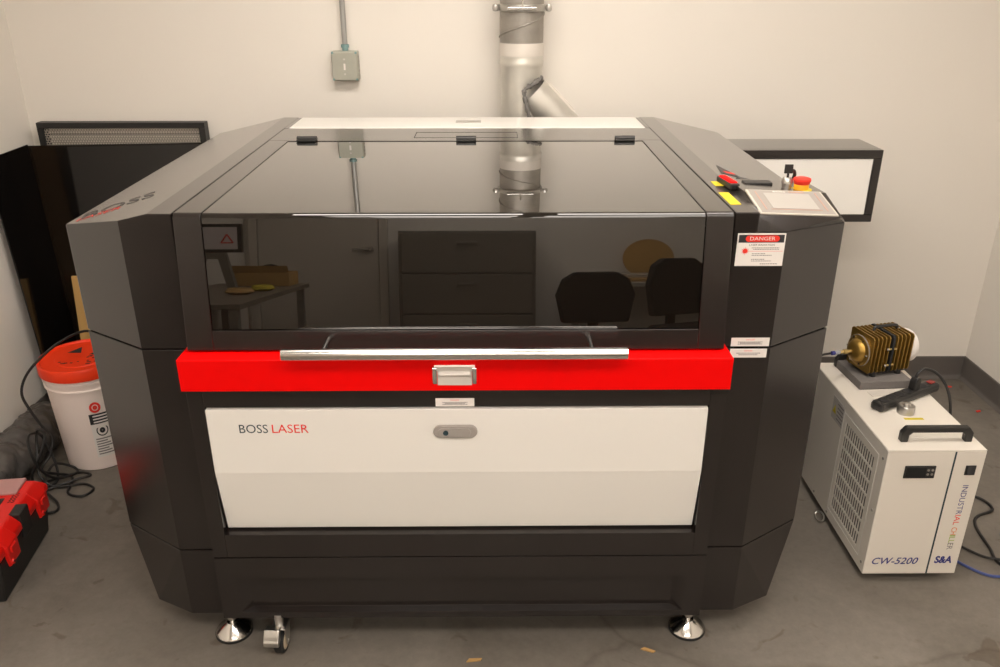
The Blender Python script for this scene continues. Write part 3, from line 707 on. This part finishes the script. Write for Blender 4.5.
tb = thing('toolbox', 'black plastic toolbox with red lid and latches on the floor', 'toolbox', (-1.56, 2.13, 0)); tb.rotation_euler.z = math.radians(7); tb.location.x += .018
bm = NB(); tx0, tx1, ty0, ty1 = -1.672, -1.472, 1.94, 2.315
lo = [(tx0+.02, ty0+.012, 0), (tx1-.02, ty0+.012, 0), (tx1-.02, ty1-.012, 0), (tx0+.02, ty1-.012, 0)]
hi = [(tx0, ty0, .150), (tx1, ty0, .150), (tx1, ty1, .150), (tx0, ty1, .150)]
face(bm, lo); face(bm, hi)
for i in range(4): face(bm, [lo[i], lo[(i+1) % 4], hi[(i+1) % 4], hi[i]])
bmesh.ops.remove_doubles(bm, verts=bm.verts[:], dist=1e-5); tbb = obj('box_body', bm, 'tool_black', tb, .006, recalc=True)
bm = NB(); a = [(tx0-.004, ty0-.004, .151), (tx1+.004, ty0-.004, .151), (tx1+.004, ty1+.004, .151), (tx0-.004, ty1+.004, .151)]
b_ = [(tx0-.004, ty0-.004, .176), (tx1+.004, ty0-.004, .176), (tx1+.004, ty1+.004, .176), (tx0-.004, ty1+.004, .176)]
c_ = [(tx0+.022, ty0+.022, .206), (tx1-.022, ty0+.022, .206), (tx1-.022, ty1-.022, .206), (tx0+.022, ty1-.022, .206)]
face(bm, a); face(bm, c_)
for i in range(4):
    j = (i+1) % 4; face(bm, [a[i], a[j], b_[j], b_[i]]); face(bm, [b_[i], b_[j], c_[j], c_[i]])
bmesh.ops.remove_doubles(bm, verts=bm.verts[:], dist=1e-5); tl = obj('toolbox_lid', bm, 'tool_red', tb, .006, recalc=True)
bm = NB(); box(bm, tx0+.035, tx1-.045, 2.212, 2.300, .204, .214); obj('organizer_cover', bm, 'clear_plastic', tl, .004)
bm = NB(); box(bm, tx0+.035, tx1-.045, 1.97, 2.05, .204, .214); obj('organizer_cover', bm, 'clear_plastic', tl, .004)
bm = NB(); tube(bm, spline([(-1.585, 2.06, .19), (-1.585, 2.062, .215), (-1.585, 2.08, .224), (-1.585, 2.18, .224), (-1.585, 2.198, .215), (-1.585, 2.20, .19)], 5), .011, 10); obj('carry_handle', bm, 'tool_black', tl, smooth=True)
bm = NB(); box(bm, -1.625, -1.545, 2.065, 2.195, .2055, .2075); obj('handle_well', bm, 'tool_black', tl)
bm = NB(); box(bm, tx1-.03, tx1+.0075, 2.10, 2.16, .120, .2065); obj('center_clasp', bm, 'tool_black', tb, .004)
for ly in (2.01, 2.25):
    bm = NB(); prism(bm, [(tx1-.020, .2065), (tx1+.004, .182), (tx1+.012, .174), (tx1+.012, .112), (tx1+.002, .106), (tx1-.006, .16)], ly-.034, ly+.034, 'y'); lc = obj('latch', bm, 'tool_red', tb, .003, recalc=True)
    bm = NB(); box(bm, tx1+.010, tx1+.017, ly-.02, ly+.012, .148, .168); cyl(bm, (tx1+.008, ly-.024, .122), (tx1+.017, ly-.024, .122), .009, 12); obj('latch_boss', bm, 'tool_red', lc, .002)
    bm = NB(); cyl(bm, (tx1+.0165, ly-.024, .122), (tx1+.0175, ly-.024, .122), .004, 10); obj('latch_pin', bm, 'tool_black', lc)
bm = NB()
for i in range(5):
    yy = 2.168+i*.011; tube(bm, spline([(-1.527, yy, .2068), (-1.521, yy+.006, .2068), (-1.515, yy, .2068), (-1.509, yy+.006, .2068)], 4), .0012, 5)
obj('embossed_mark', bm, 'tool_black', tl)

# ------------------------------------------------------------------ chiller
ch = thing('water_chiller', 'cream industrial water chiller box with black carry handles', 'chiller', (1.27, 2.32, 0))
x0, x1, y0, y1, z0, z1 = 1.128, 1.412, 2.033, 2.613, .030, .468
bm = NB(); box(bm, x0+.0045, x1-.0015, y0+.0015, y1, z0, z1-.0015); body = obj('cabinet', bm, 'chiller', ch, .002)
fp = B('front_panel', x0, x1, y0-.003, y0+.0015, z0, z1-.004, 'chiller', ch, .0015)
bm = NB()
B('top_cover', x0, x1, y0-.003, y1, z1-.0015, z1, 'chiller', ch, .0007)
for yy in (2.10, 2.54):
    for xx in (1.16, 1.38):
        bm = NB(); cyl(bm, (xx, yy, 0), (xx, yy, .03), .014, 14, r2=.018); obj('rubber_foot', bm, 'rubber', ch, smooth=True)
# side panel with slotted grille
sy0, sy1, sz0, sz1 = 2.098, 2.312, .080, .405
bm = NB(); X0, X1 = x0, x0+.0045
for a in ((y0, sy0, z0, z1-.004), (sy1, y1, z0, z1-.004), (sy0, sy1, z0, sz0), (sy0, sy1, sz1, z1-.004)): box(bm, X0, X1, *a)
spn = obj('side_panel', bm, 'chiller', ch)
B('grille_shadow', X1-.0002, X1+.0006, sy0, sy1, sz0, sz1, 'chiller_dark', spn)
bm = NB(); nc, nr = 14, 7; pc = (sy1-sy0)/nc; prr = (sz1-sz0)/nr
for i in range(nc+1): box(bm, X0+.0006, X0+.0016, sy0+i*pc-pc*.24, sy0+i*pc+pc*.24, sz0, sz1)
for j in range(nr+1): box(bm, X0+.0004, X0+.0018, sy0, sy1, sz0+j*prr-.0042, sz0+j*prr+.0042)
gr = obj('grille', bm, 'chiller', spn); gr['kind'] = 'stuff'
bm = NB()
for a in ((sy0-.022, sy0-.020, sz0-.018, sz1+.022), (sy1+.018, sy1+.020, sz0-.018, sz1+.022), (sy0-.02, sy1+.018, sz0-.018, sz0-.016), (sy0-.02, sy1+.018, sz1+.020, sz1+.022)): box(bm, X0-.0006, X0, *a)
obj('filter_frame', bm, 'white_paint', spn)
for yy, zz in ((2.05, .43), (2.05, .25), (2.05, .06), (2.33, .045), (2.45, .045)):
    bm = NB(); cyl(bm, (x0-.0018, yy, zz), (x0, yy, zz), .0042, 10); obj('screw', bm, 'galv_dark', spn)
st = B('rating_label', x0-.0007, x0, 2.335, 2.425, .362, .440, 'tag_grey', spn)
bm = NB(); prism(bm, [(2.418, .385), (2.392, .385), (2.405, .415)], x0-.0011, x0-.0007, 'x'); obj('warning_triangle', bm, 'yellow', st)
bm = NB()
for k in range(5): box(bm, x0-.0011, x0-.0007, 2.340, 2.385, .372+k*.013, .377+k*.013)
obj('print_lines', bm, 'ink_grey', st)
def carry_handle(yc):
    prof = [(1.182, z1), (1.204, z1), (1.205, z1+.022), (1.214, z1+.031), (1.359, z1+.031), (1.368, z1+.022), (1.369, z1), (1.391, z1), (1.391, z1+.030), (1.377, z1+.048), (1.196, z1+.048), (1.182, z1+.030)]
    bm = NB(); prism(bm, prof, yc-.010, yc+.010, 'y'); obj('carry_handle', bm, 'plastic_black', ch, .003)
carry_handle(2.085); carry_handle(2.585)
dsp = B('display', 1.185, 1.275, y0-.0065, y0-.003, .376, .418, 'plastic_black', ch, .002)
B('display_window', 1.190, 1.247, y0-.0072, y0-.0063, .382, .412, 'gap', dsp)
bm = NB()
for i in range(2):
    for j in range(2): cyl(bm, (1.254+.012*i, y0-.0065, .390+.014*j), (1.254+.012*i, y0-.0076, .390+.014*j), .0038, 10)
obj('display_buttons', bm, 'bezel', dsp)
swt = B('power_switch', 1.361, 1.391, y0-.006, y0-.003, .386, .418, 'plastic_black', ch, .001)
bm = NB(); prism(bm, [(y0-.006, .390), (y0-.0095, .392), (y0-.006, .414)], 1.366, 1.386, 'x'); obj('rocker', bm, 'ink', swt, recalc=True)
B('blue_stripe', 1.3215, 1.3265, y0-.0036, y0-.0028, z0+.001, z1-.005, 'ink_teal', fp)
T('lettering', 'CW-5200', front(1.150, y0-.003, .066), 'ink_blue', fp, width=.140, height=.025, extrude=.0005, shear=.25, bold=.012)
T('lettering', 'S&A', front(1.340, y0-.003, .069), 'ink_blue', fp, width=.053, height=.027, extrude=.0005, shear=.12, bold=.04)
Mv = Matrix.Translation((1.3675, y0-.003, .350)) @ Matrix.Rotation(PI/2, 4, 'X') @ Matrix.Rotation(-PI/2, 4, 'Z')
word = 'INDUSTRIAL'; 
cols = [('INDUSTR', 'ink_blue', 0, .102), ('IAL', 'ink_red', .104, .036), ('CH', 'ink_orange', .149, .027), ('I', 'ink_green', .1775, .004), ('LL', 'ink_green', .184, .021), ('ER', 'ink_grey', .206, .024)]
for s_, m_, off, wd in cols:
    T('lettering', s_, Mv @ Matrix.Translation((off, 0, 0)), m_, fp, width=wd, height=.0165, extrude=.0005)
bm = NB(); ring = [(x0-.014+.011*math.sin(a), 2.345+.026*math.cos(a), .014+.009*math.sin(a)) for a in [2*PI*i/12 for i in range(12)]]
tube(bm, spline(ring+ring[:1], 3), .003, 8); obj('drain_ring', bm, 'steel', ch, smooth=True)
bm = NB(); lathe(bm, [(.025, 0), (.025, .024), (.023, .027), (.012, .027), (.011, .033), (.006, .036), (0, .036)], 24, Matrix.Translation((1.277, 2.252, z1))); obj('filler_cap', bm, 'satin', ch, smooth=True)
B('yellow_label', 1.256, 1.315, 2.207, 2.219, z1, z1+.0006, 'yellow', ch)
# foam pad, air pump, power strip, paper scrap on the chiller
MP = Matrix.Translation((1.277, 2.505, 0)) @ Matrix.Rotation(math.radians(4), 4, 'Z')
tag(B('foam_pad', -.088, .088, -.095, .075, z1+.0005, z1+.0285, 'foam', None, .002, MP), 'grey foam pad lying under the bronze air pump', 'foam pad')
tag(B('paper_sheet', -.045, .05, -.02, .014, z1+.0004, z1+.0014, 'tape', None, 0, Matrix.Translation((1.262, 2.385, 0)) @ Matrix.Rotation(.15, 4, 'Z')), 'small pale paper lying between foam pad and power strip', 'paper')
pz = z1+.029
pu = thing('air_pump', 'bronze finned air pump with white end cap on grey foam pad', 'air pump', (1.288, 2.505, pz), math.radians(14), local=True); pu.scale = (.95, .95, .93)
hw = .082
bm = NB()
def fin_poly(hy, hz, cz, c=.016): return [(-hy+c, cz-hz), (hy-c, cz-hz), (hy, cz-hz+c), (hy, cz+hz-c), (hy-c, cz+hz), (-hy+c, cz+hz), (-hy, cz+hz-c), (-hy, cz-hz+c)]
cz = .084
prism(bm, fin_poly(.047, .054, cz), -hw, hw, 'x'); core = obj('pump_core', bm, 'bronze', pu)
for i in range(11):
    xx = -hw+.004+i*(2*hw-.008)/10
    if i == 5: continue
    bm = NB(); prism(bm, fin_poly(.061, .069, cz, .007), xx-.0022, xx+.0022, 'x'); obj('fin', bm, 'bronze', pu, .0005)
bm = NB(); prism(bm, fin_poly(.0625, .0705, cz, .008), -.0045, .0045, 'x'); obj('gasket', bm, 'rubber', pu)
MX = Matrix.Translation((-hw, 0, cz)) @ Matrix.Rotation(-PI/2, 4, 'Y')
bm = NB(); lathe(bm, [(.056, 0), (.056, .008), (.052, .010), (.044, .011), (.042, .014), (.037, .025), (.025, .033), (.010, .036), (0, .036)], 36, MX); dome = obj('end_dome', bm, 'bronze', pu, smooth=True)
bm = NB(); lathe(bm, [(.0565, .002), (.0575, .003), (.0575, .006), (.0565, .007)], 36, MX); obj('dome_seal', bm, 'galv_dark', dome, smooth=True)
for i in range(6):
    a = PI/6+2*PI*i/6; bm = NB(); lathe(bm, [(.0045, .009), (.0045, .014), (0, .015)], 8, MX @ Matrix.Translation((.049*math.cos(a), .049*math.sin(a), 0))); obj('bolt', bm, 'chrome', dome)
bm = NB(); lathe(bm, [(.007, .034), (.007, .052), (.009, .053), (.009, .064), (.006, .065), (.006, .082)], 12, MX); noz = obj('outlet_nozzle', bm, 'brass', pu)
bm = NB(); lathe(bm, [(.0065, .080), (.0065, .108)], 12, MX); obj('clear_hose', bm, 'tube_grey', noz, smooth=True)
bm = NB(); lathe(bm, [(.0075, .100), (.0075, .112)], 12, MX); obj('blue_fitting', bm, 'ink_blue', noz, smooth=True)
MXr = Matrix.Translation((hw, 0, cz)) @ Matrix.Rotation(PI/2, 4, 'Y')
bm = NB(); lathe(bm, [(.058, 0), (.060, .004), (.060, .026), (.056, .032), (.040, .034), (0, .034)], 36, MXr); obj('end_cap', bm, 'white_plastic', pu, smooth=True)
bm = NB(); tube(bm, spline([(-.040, 0, cz+.066), (-.038, 0, cz+.078), (-.026, 0, cz+.084), (.040, 0, cz+.084), (.052, 0, cz+.078), (.054, 0, cz+.066)], 4), .0055, 8); obj('carry_handle', bm, 'plastic_black', pu, smooth=True)
for xx in (-.043, .057):
    bm = NB(); cyl(bm, (xx, -.004, cz+.066), (xx, -.004, cz+.074), .006, 10); obj('bolt', bm, 'chrome', pu)
for xx, zz in ((-.012, cz+.020), (-.012, cz-.042)):
    bm = NB(); cyl(bm, (xx-.006, -.058, zz), (xx+.028, -.058, zz), .0042, 10); t_ = obj('tie_bolt', bm, 'brass', pu, smooth=True)
    bm = NB(); cyl(bm, (xx-.010, -.058, zz), (xx-.004, -.058, zz), .006, 6); obj('bolt_head', bm, 'chrome', t_)
for xx in (-.05, .05):
    for yy in (-.046, .046):
        bm = NB(); cyl(bm, (xx, yy, 0), (xx, yy, .020), .011, 12, r2=.009); obj('rubber_foot', bm, 'rubber', pu, smooth=True)
bm = NB(); box(bm, -.078, .072, -.052, -.042, .010, .017); box(bm, -.078, .072, .042, .052, .010, .017); obj('base_rail', bm, 'plastic_black', pu, .001)
bm = NB(); tube(bm, spline([(1.104, 2.459, .5755), (1.070, 2.451, .572), (1.03, 2.46, .545), (1.00, 2.49, .50), (.97, 2.53, .44), (.93, 2.58, .40), (.87, 2.62, .39)], 6), .004, 8)
tag(obj('air_hose', bm, 'cord', smooth=True), 'thin dark hose running from air pump towards the laser cutter', 'hose')

ps = thing('power_strip', 'black power strip lying across the chiller top', 'power strip', (1.315, 2.337, z1+.0005), math.radians(30), local=True)
bm = NB(); box(bm, -.148, .148, -.022, .022, .0, .030); obj('housing', bm, 'plastic_black', ps, .010)
for i in range(6):
    bm = NB(); cyl(bm, (-.115+.038*i, 0, .0295), (-.115+.038*i, 0, .0308), .015, 18); ol = obj('outlet', bm, 'ink', ps)
B('red_switch', .112, .134, -.009, .009, .0295, .0335, 'switch_red', ps, .001)
pg = thing('power_plug', 'black plug standing in the power strip with its cord', 'plug', (1.315, 2.337, z1+.0315), math.radians(30), local=True)
bm = NB(); prism(bm, [(-.016, 0), (.016, 0), (.013, .028), (.007, .040), (-.007, .040), (-.013, .028)], -.012, .012, 'y', Matrix.Translation((.036, .0, 0))); obj('plug_body', bm, 'cord', pg, .003)
bm = NB(); 
Mi = (Matrix.Translation((1.315, 2.337, z1+.0315)) @ Matrix.Rotation(math.radians(30), 4, 'Z')).inverted()
tube(bm, [Mi @ p for p in spline([(1.346, 2.355, .535), (1.350, 2.357, .552), (1.372, 2.360, .566), (1.410, 2.352, .552), (1.438, 2.332, .512), (1.450, 2.310, .455), (1.458, 2.30, .36), (1.465, 2.32, .2), (1.47, 2.36, .05), (1.48, 2.42, .006), (1.50, 2.52, .006)], 8)], .0045, 8); obj('plug_cord', bm, 'cord', pg, smooth=True)

# cables on the floor beside the chiller
bm = NB(); tube(bm, spline([(1.46, 2.56, .25), (1.52, 2.52, .12), (1.62, 2.51, .012), (1.725, 2.46, .006), (1.735, 2.39, .006), (1.66, 2.35, .006), (1.625, 2.29, .006), (1.61, 2.18, .006), (1.60, 2.10, .006), (1.68, 2.02, .006), (1.85, 1.98, .006)], 8), .005, 8)
tag(obj('power_cable', bm, 'cord', smooth=True), 'black cable curving over the floor beside the chiller', 'cable')
bm = NB(); tube(bm, spline([(1.42, 2.33, .03), (1.455, 2.28, .008), (1.50, 2.22, .0055), (1.56, 2.14, .008), (1.60, 2.11, .0165), (1.66, 2.085, .0165), (1.74, 2.07, .0165), (1.80, 2.055, .0165), (1.95, 2.10, .0055)], 8), .0045, 8)
tag(obj('power_cable', bm, 'cord', smooth=True), 'black cable emerging straight from under the chiller', 'cable')
bm = NB(); tube(bm, spline([(1.42, 2.22, .03), (1.45, 2.16, .006), (1.49, 2.09, .005), (1.545, 2.045, .005), (1.61, 2.04, .016), (1.66, 2.06, .026), (1.76, 2.12, .005), (1.77, 2.22, .005), (1.71, 2.27, .005), (1.68, 2.22, .008), (1.70, 2.12, .018), (1.76, 2.04, .026), (1.92, 2.03, .026), (2.02, 2.03, .02)], 8), .0045, 8)
tag(obj('network_cable', bm, 'blue_cord', smooth=True), 'blue cable looping over the floor beside the chiller', 'cable')

# debris on the floor
def chip(x, y, l, rz, m, label, cat):
    bm = NB(); M = Matrix.Translation((x, y, .0008)) @ Matrix.Rotation(rz, 4, 'Z'); prism(bm, [(-l, -.004), (l*.7, -.005), (l, .002), (-l*.6, .006)], 0, .0035, 'z', M)
    tag(obj('wood_chip', bm, m), label, cat)
chip(-.055, 1.72, .022, .15, 'wood', 'thin wood splinter on the floor in front of the caster', 'wood chip')
chip(.425, 1.752, .020, -.35, 'wood', 'tan wood splinter on the floor beside a levelling foot', 'wood chip')
chip(2.07, 3.10, .012, .4, 'ink_red', 'small red scrap on the floor near the side wall base', 'scrap')
chip(2.06, 3.33, .014, -.2, 'ink_red', 'small red scrap on the floor in the room corner', 'scrap')

# ------------------------------------------------------------------ far side of the room (mirrored in the smoked window)
wt = thing('workbench', 'dark topped workbench along the side wall by the door', 'table', (-1.55, -1.0, 0))
B('tabletop', XL+.03, -1.24, -1.9, -.35, .72, .755, 'table_top', wt, .002)
for xx in (XL+.07, -1.29):
    for yy in (-1.85, -.42): B('leg', xx-.022, xx+.022, yy-.022, yy+.022, 0, .72, 'galv_dark', wt)
tm = thing('monitor', 'black framed display on a stand on the workbench', 'monitor', (-1.66, -1.25, .756))
B('frame', -1.84, -1.48, -1.27, -1.235, 1.05, 1.27, 'black', tm, .003)
sc = B('screen', -1.815, -1.505, -1.2355, -1.233, 1.075, 1.245, 'screen_lit', tm)
bm = NB()
for a in range(3):
    p = [( -1.60, 1.125), (-1.53, 1.125), (-1.565, 1.19)]; a0, a1 = p[a], p[(a+1) % 3]
    cyl(bm, (a0[0], -1.232, a0[1]), (a1[0], -1.232, a1[1]), .005, 6)
obj('screen_mark', bm, 'ink_red', sc)
bm = NB(); prism(bm, [(-1.74, 1.05), (-1.58, 1.05), (-1.52, .757), (-1.57, .757), (-1.62, 1.0), (-1.70, 1.0), (-1.75, .757), (-1.80, .757)], -1.27, -1.22, 'y'); obj('stand', bm, 'cabinet_grey', tm)
cbx = thing('cardboard_box', 'open brown cardboard box at the end of the workbench', 'box', (-1.48, -1.72, .756))
bm = NB(); box(bm, -1.66, -1.30, -1.85, -1.60, .757, .762); box(bm, -1.66, -1.30, -1.85, -1.845, .762, .87); box(bm, -1.66, -1.30, -1.605, -1.60, .762, .87); box(bm, -1.66, -1.655, -1.845, -1.605, .762, .87); box(bm, -1.305, -1.30, -1.845, -1.605, .762, .87); obj('carton', bm, 'kraft', cbx)
bm = NB(); prism(bm, [(-1.60, .87), (-1.595, .87), (-1.56, .93), (-1.565, .93)], -1.66, -1.30, 'x'); obj('flap', bm, 'kraft', cbx)
tr = NB(); lathe(tr, [(.045, -.02), (.085, -.02), (.085, .02), (.045, .02), (.045, -.02)], 32, Matrix.Translation((-1.45, -1.72, .850)) @ Matrix.Rotation(PI/2, 4, 'X'), caps=False)
tag(obj('tape_roll', tr, 'black', smooth=True), 'large black roll standing inside the cardboard box', 'roll')
for i, (px, py, pr, m_) in enumerate(((-1.62, -.75, .09, 'kraft'), (-1.42, -.95, .08, 'kraft'), (-1.36, -1.20, .07, 'yellow'))):
    bm = NB(); lathe(bm, [(pr*.6, .757), (pr, .772), (pr*1.02, .776), (pr*.8, .80), (0, .80)], 24, Matrix.Translation((px, py, 0)))
    tag(obj('wooden_disc', bm, m_, smooth=True), ['flat tan disc on the workbench by the monitor', 'second flat tan disc on the workbench', 'yellow disc on the workbench by the cardboard box'][i], 'disc')
fc = thing('filing_cabinet', 'wide grey filing cabinet standing beside the door', 'cabinet', (-.17, YF+.26, 0))
B('body', -.66, .30, YF+.02, YF+.48, .03, 1.22, 'cabinet_grey', fc, .004)
for k in range(3):
    dr = B('drawer', -.64, .28, YF+.481, YF+.495, .06+k*.385, .43+k*.385, 'cabinet_grey', fc, .003)
    B('drawer_pull', -.25, -.11, YF+.495, YF+.51, .33+k*.385, .35+k*.385, 'cabinet_grey', dr, .002)
rt = thing('work_table', 'long table with boards on it behind the office chairs', 'table', (1.3, -2.1, 0))
B('tabletop', .55, 2.13, YF+.02, -1.85, .72, .755, 'cream_plate', rt, .003)
for xx in (.62, 2.06):
    for yy in (YF+.08, -1.92): B('leg', xx-.025, xx+.025, yy-.025, yy+.025, 0, .72, 'galv_dark', rt)
tag(B('plywood_board', .75, 1.95, -2.3, -1.95, .756, .785, 'wood', None, .002), 'plywood board lying flat on the long table', 'board')
tag(B('plywood_board', .9, 2.0, -2.35, -2.05, .786, .81, 'cream_plate', None, .002), 'pale board stacked on top of the plywood board', 'board')
bm = NB(); lathe(bm, [(0, -.01), (.19, -.01), (.19, .01), (0, .01)], 40, Matrix.Translation((1.15, -2.46, .756+.19)) @ Matrix.Rotation(PI/2, 4, 'X')); tag(obj('plywood_disc', bm, 'kraft', smooth=True), 'large round tan plywood disc standing on edge on the table', 'disc')
def office_chair(x, y, rz, label, zt):
    t = thing('office_chair', label, 'chair', (x, y, 0), rz, local=True)
    bm = NB(); box(bm, -.235, .235, -.22, .22, .43, .50); obj('seat', bm, 'fabric_black', t, .03, seg=3)
    bm = NB(); hb_ = zt-.56; prism(bm, [(-.19, .56), (.19, .56), (.225, .56+hb_*.55), (.19, zt-.05), (.12, zt), (-.12, zt), (-.19, zt-.05), (-.225, .56+hb_*.55)], .20, .255, 'y'); obj('backrest', bm, 'fabric_black', t, .015, seg=3)
    bm = NB(); prism(bm, [(.10, .43), (.10, .41), (.26, .41), (.285, .44), (.275, .70), (.257, .70), (.262, .45), (.25, .43)], -.03, .03, 'x'); obj('back_bracket', bm, 'plastic_black', t)
    bm = NB(); cyl(bm, (0, 0, .07), (0, 0, .43), .028, 16); obj('gas_lift', bm, 'plastic_black', t, smooth=True)
    for i in range(5):
        a = 2*PI*i/5; p = Vector((math.cos(a), math.sin(a), 0))
        bm = NB(); cyl(bm, p*.02+Vector((0, 0, .10)), p*.28+Vector((0, 0, .075)), .022, 10, r2=.015); lg = obj('base_leg', bm, 'plastic_black', t, smooth=True)
        bm = NB(); n = Vector((-p.y, p.x, 0)); q = p*.28+Vector((0, 0, .03)); cyl(bm, q-n*.02, q+n*.02, .03, 16); obj('caster', bm, 'rubber', lg, smooth=True)
office_chair(.60, -.60, math.radians(170), 'black fabric office chair with low rounded back facing the table', .92)
office_chair(1.20, -1.0, math.radians(150), 'black fabric office chair with taller back beside the other chair', 1.0)
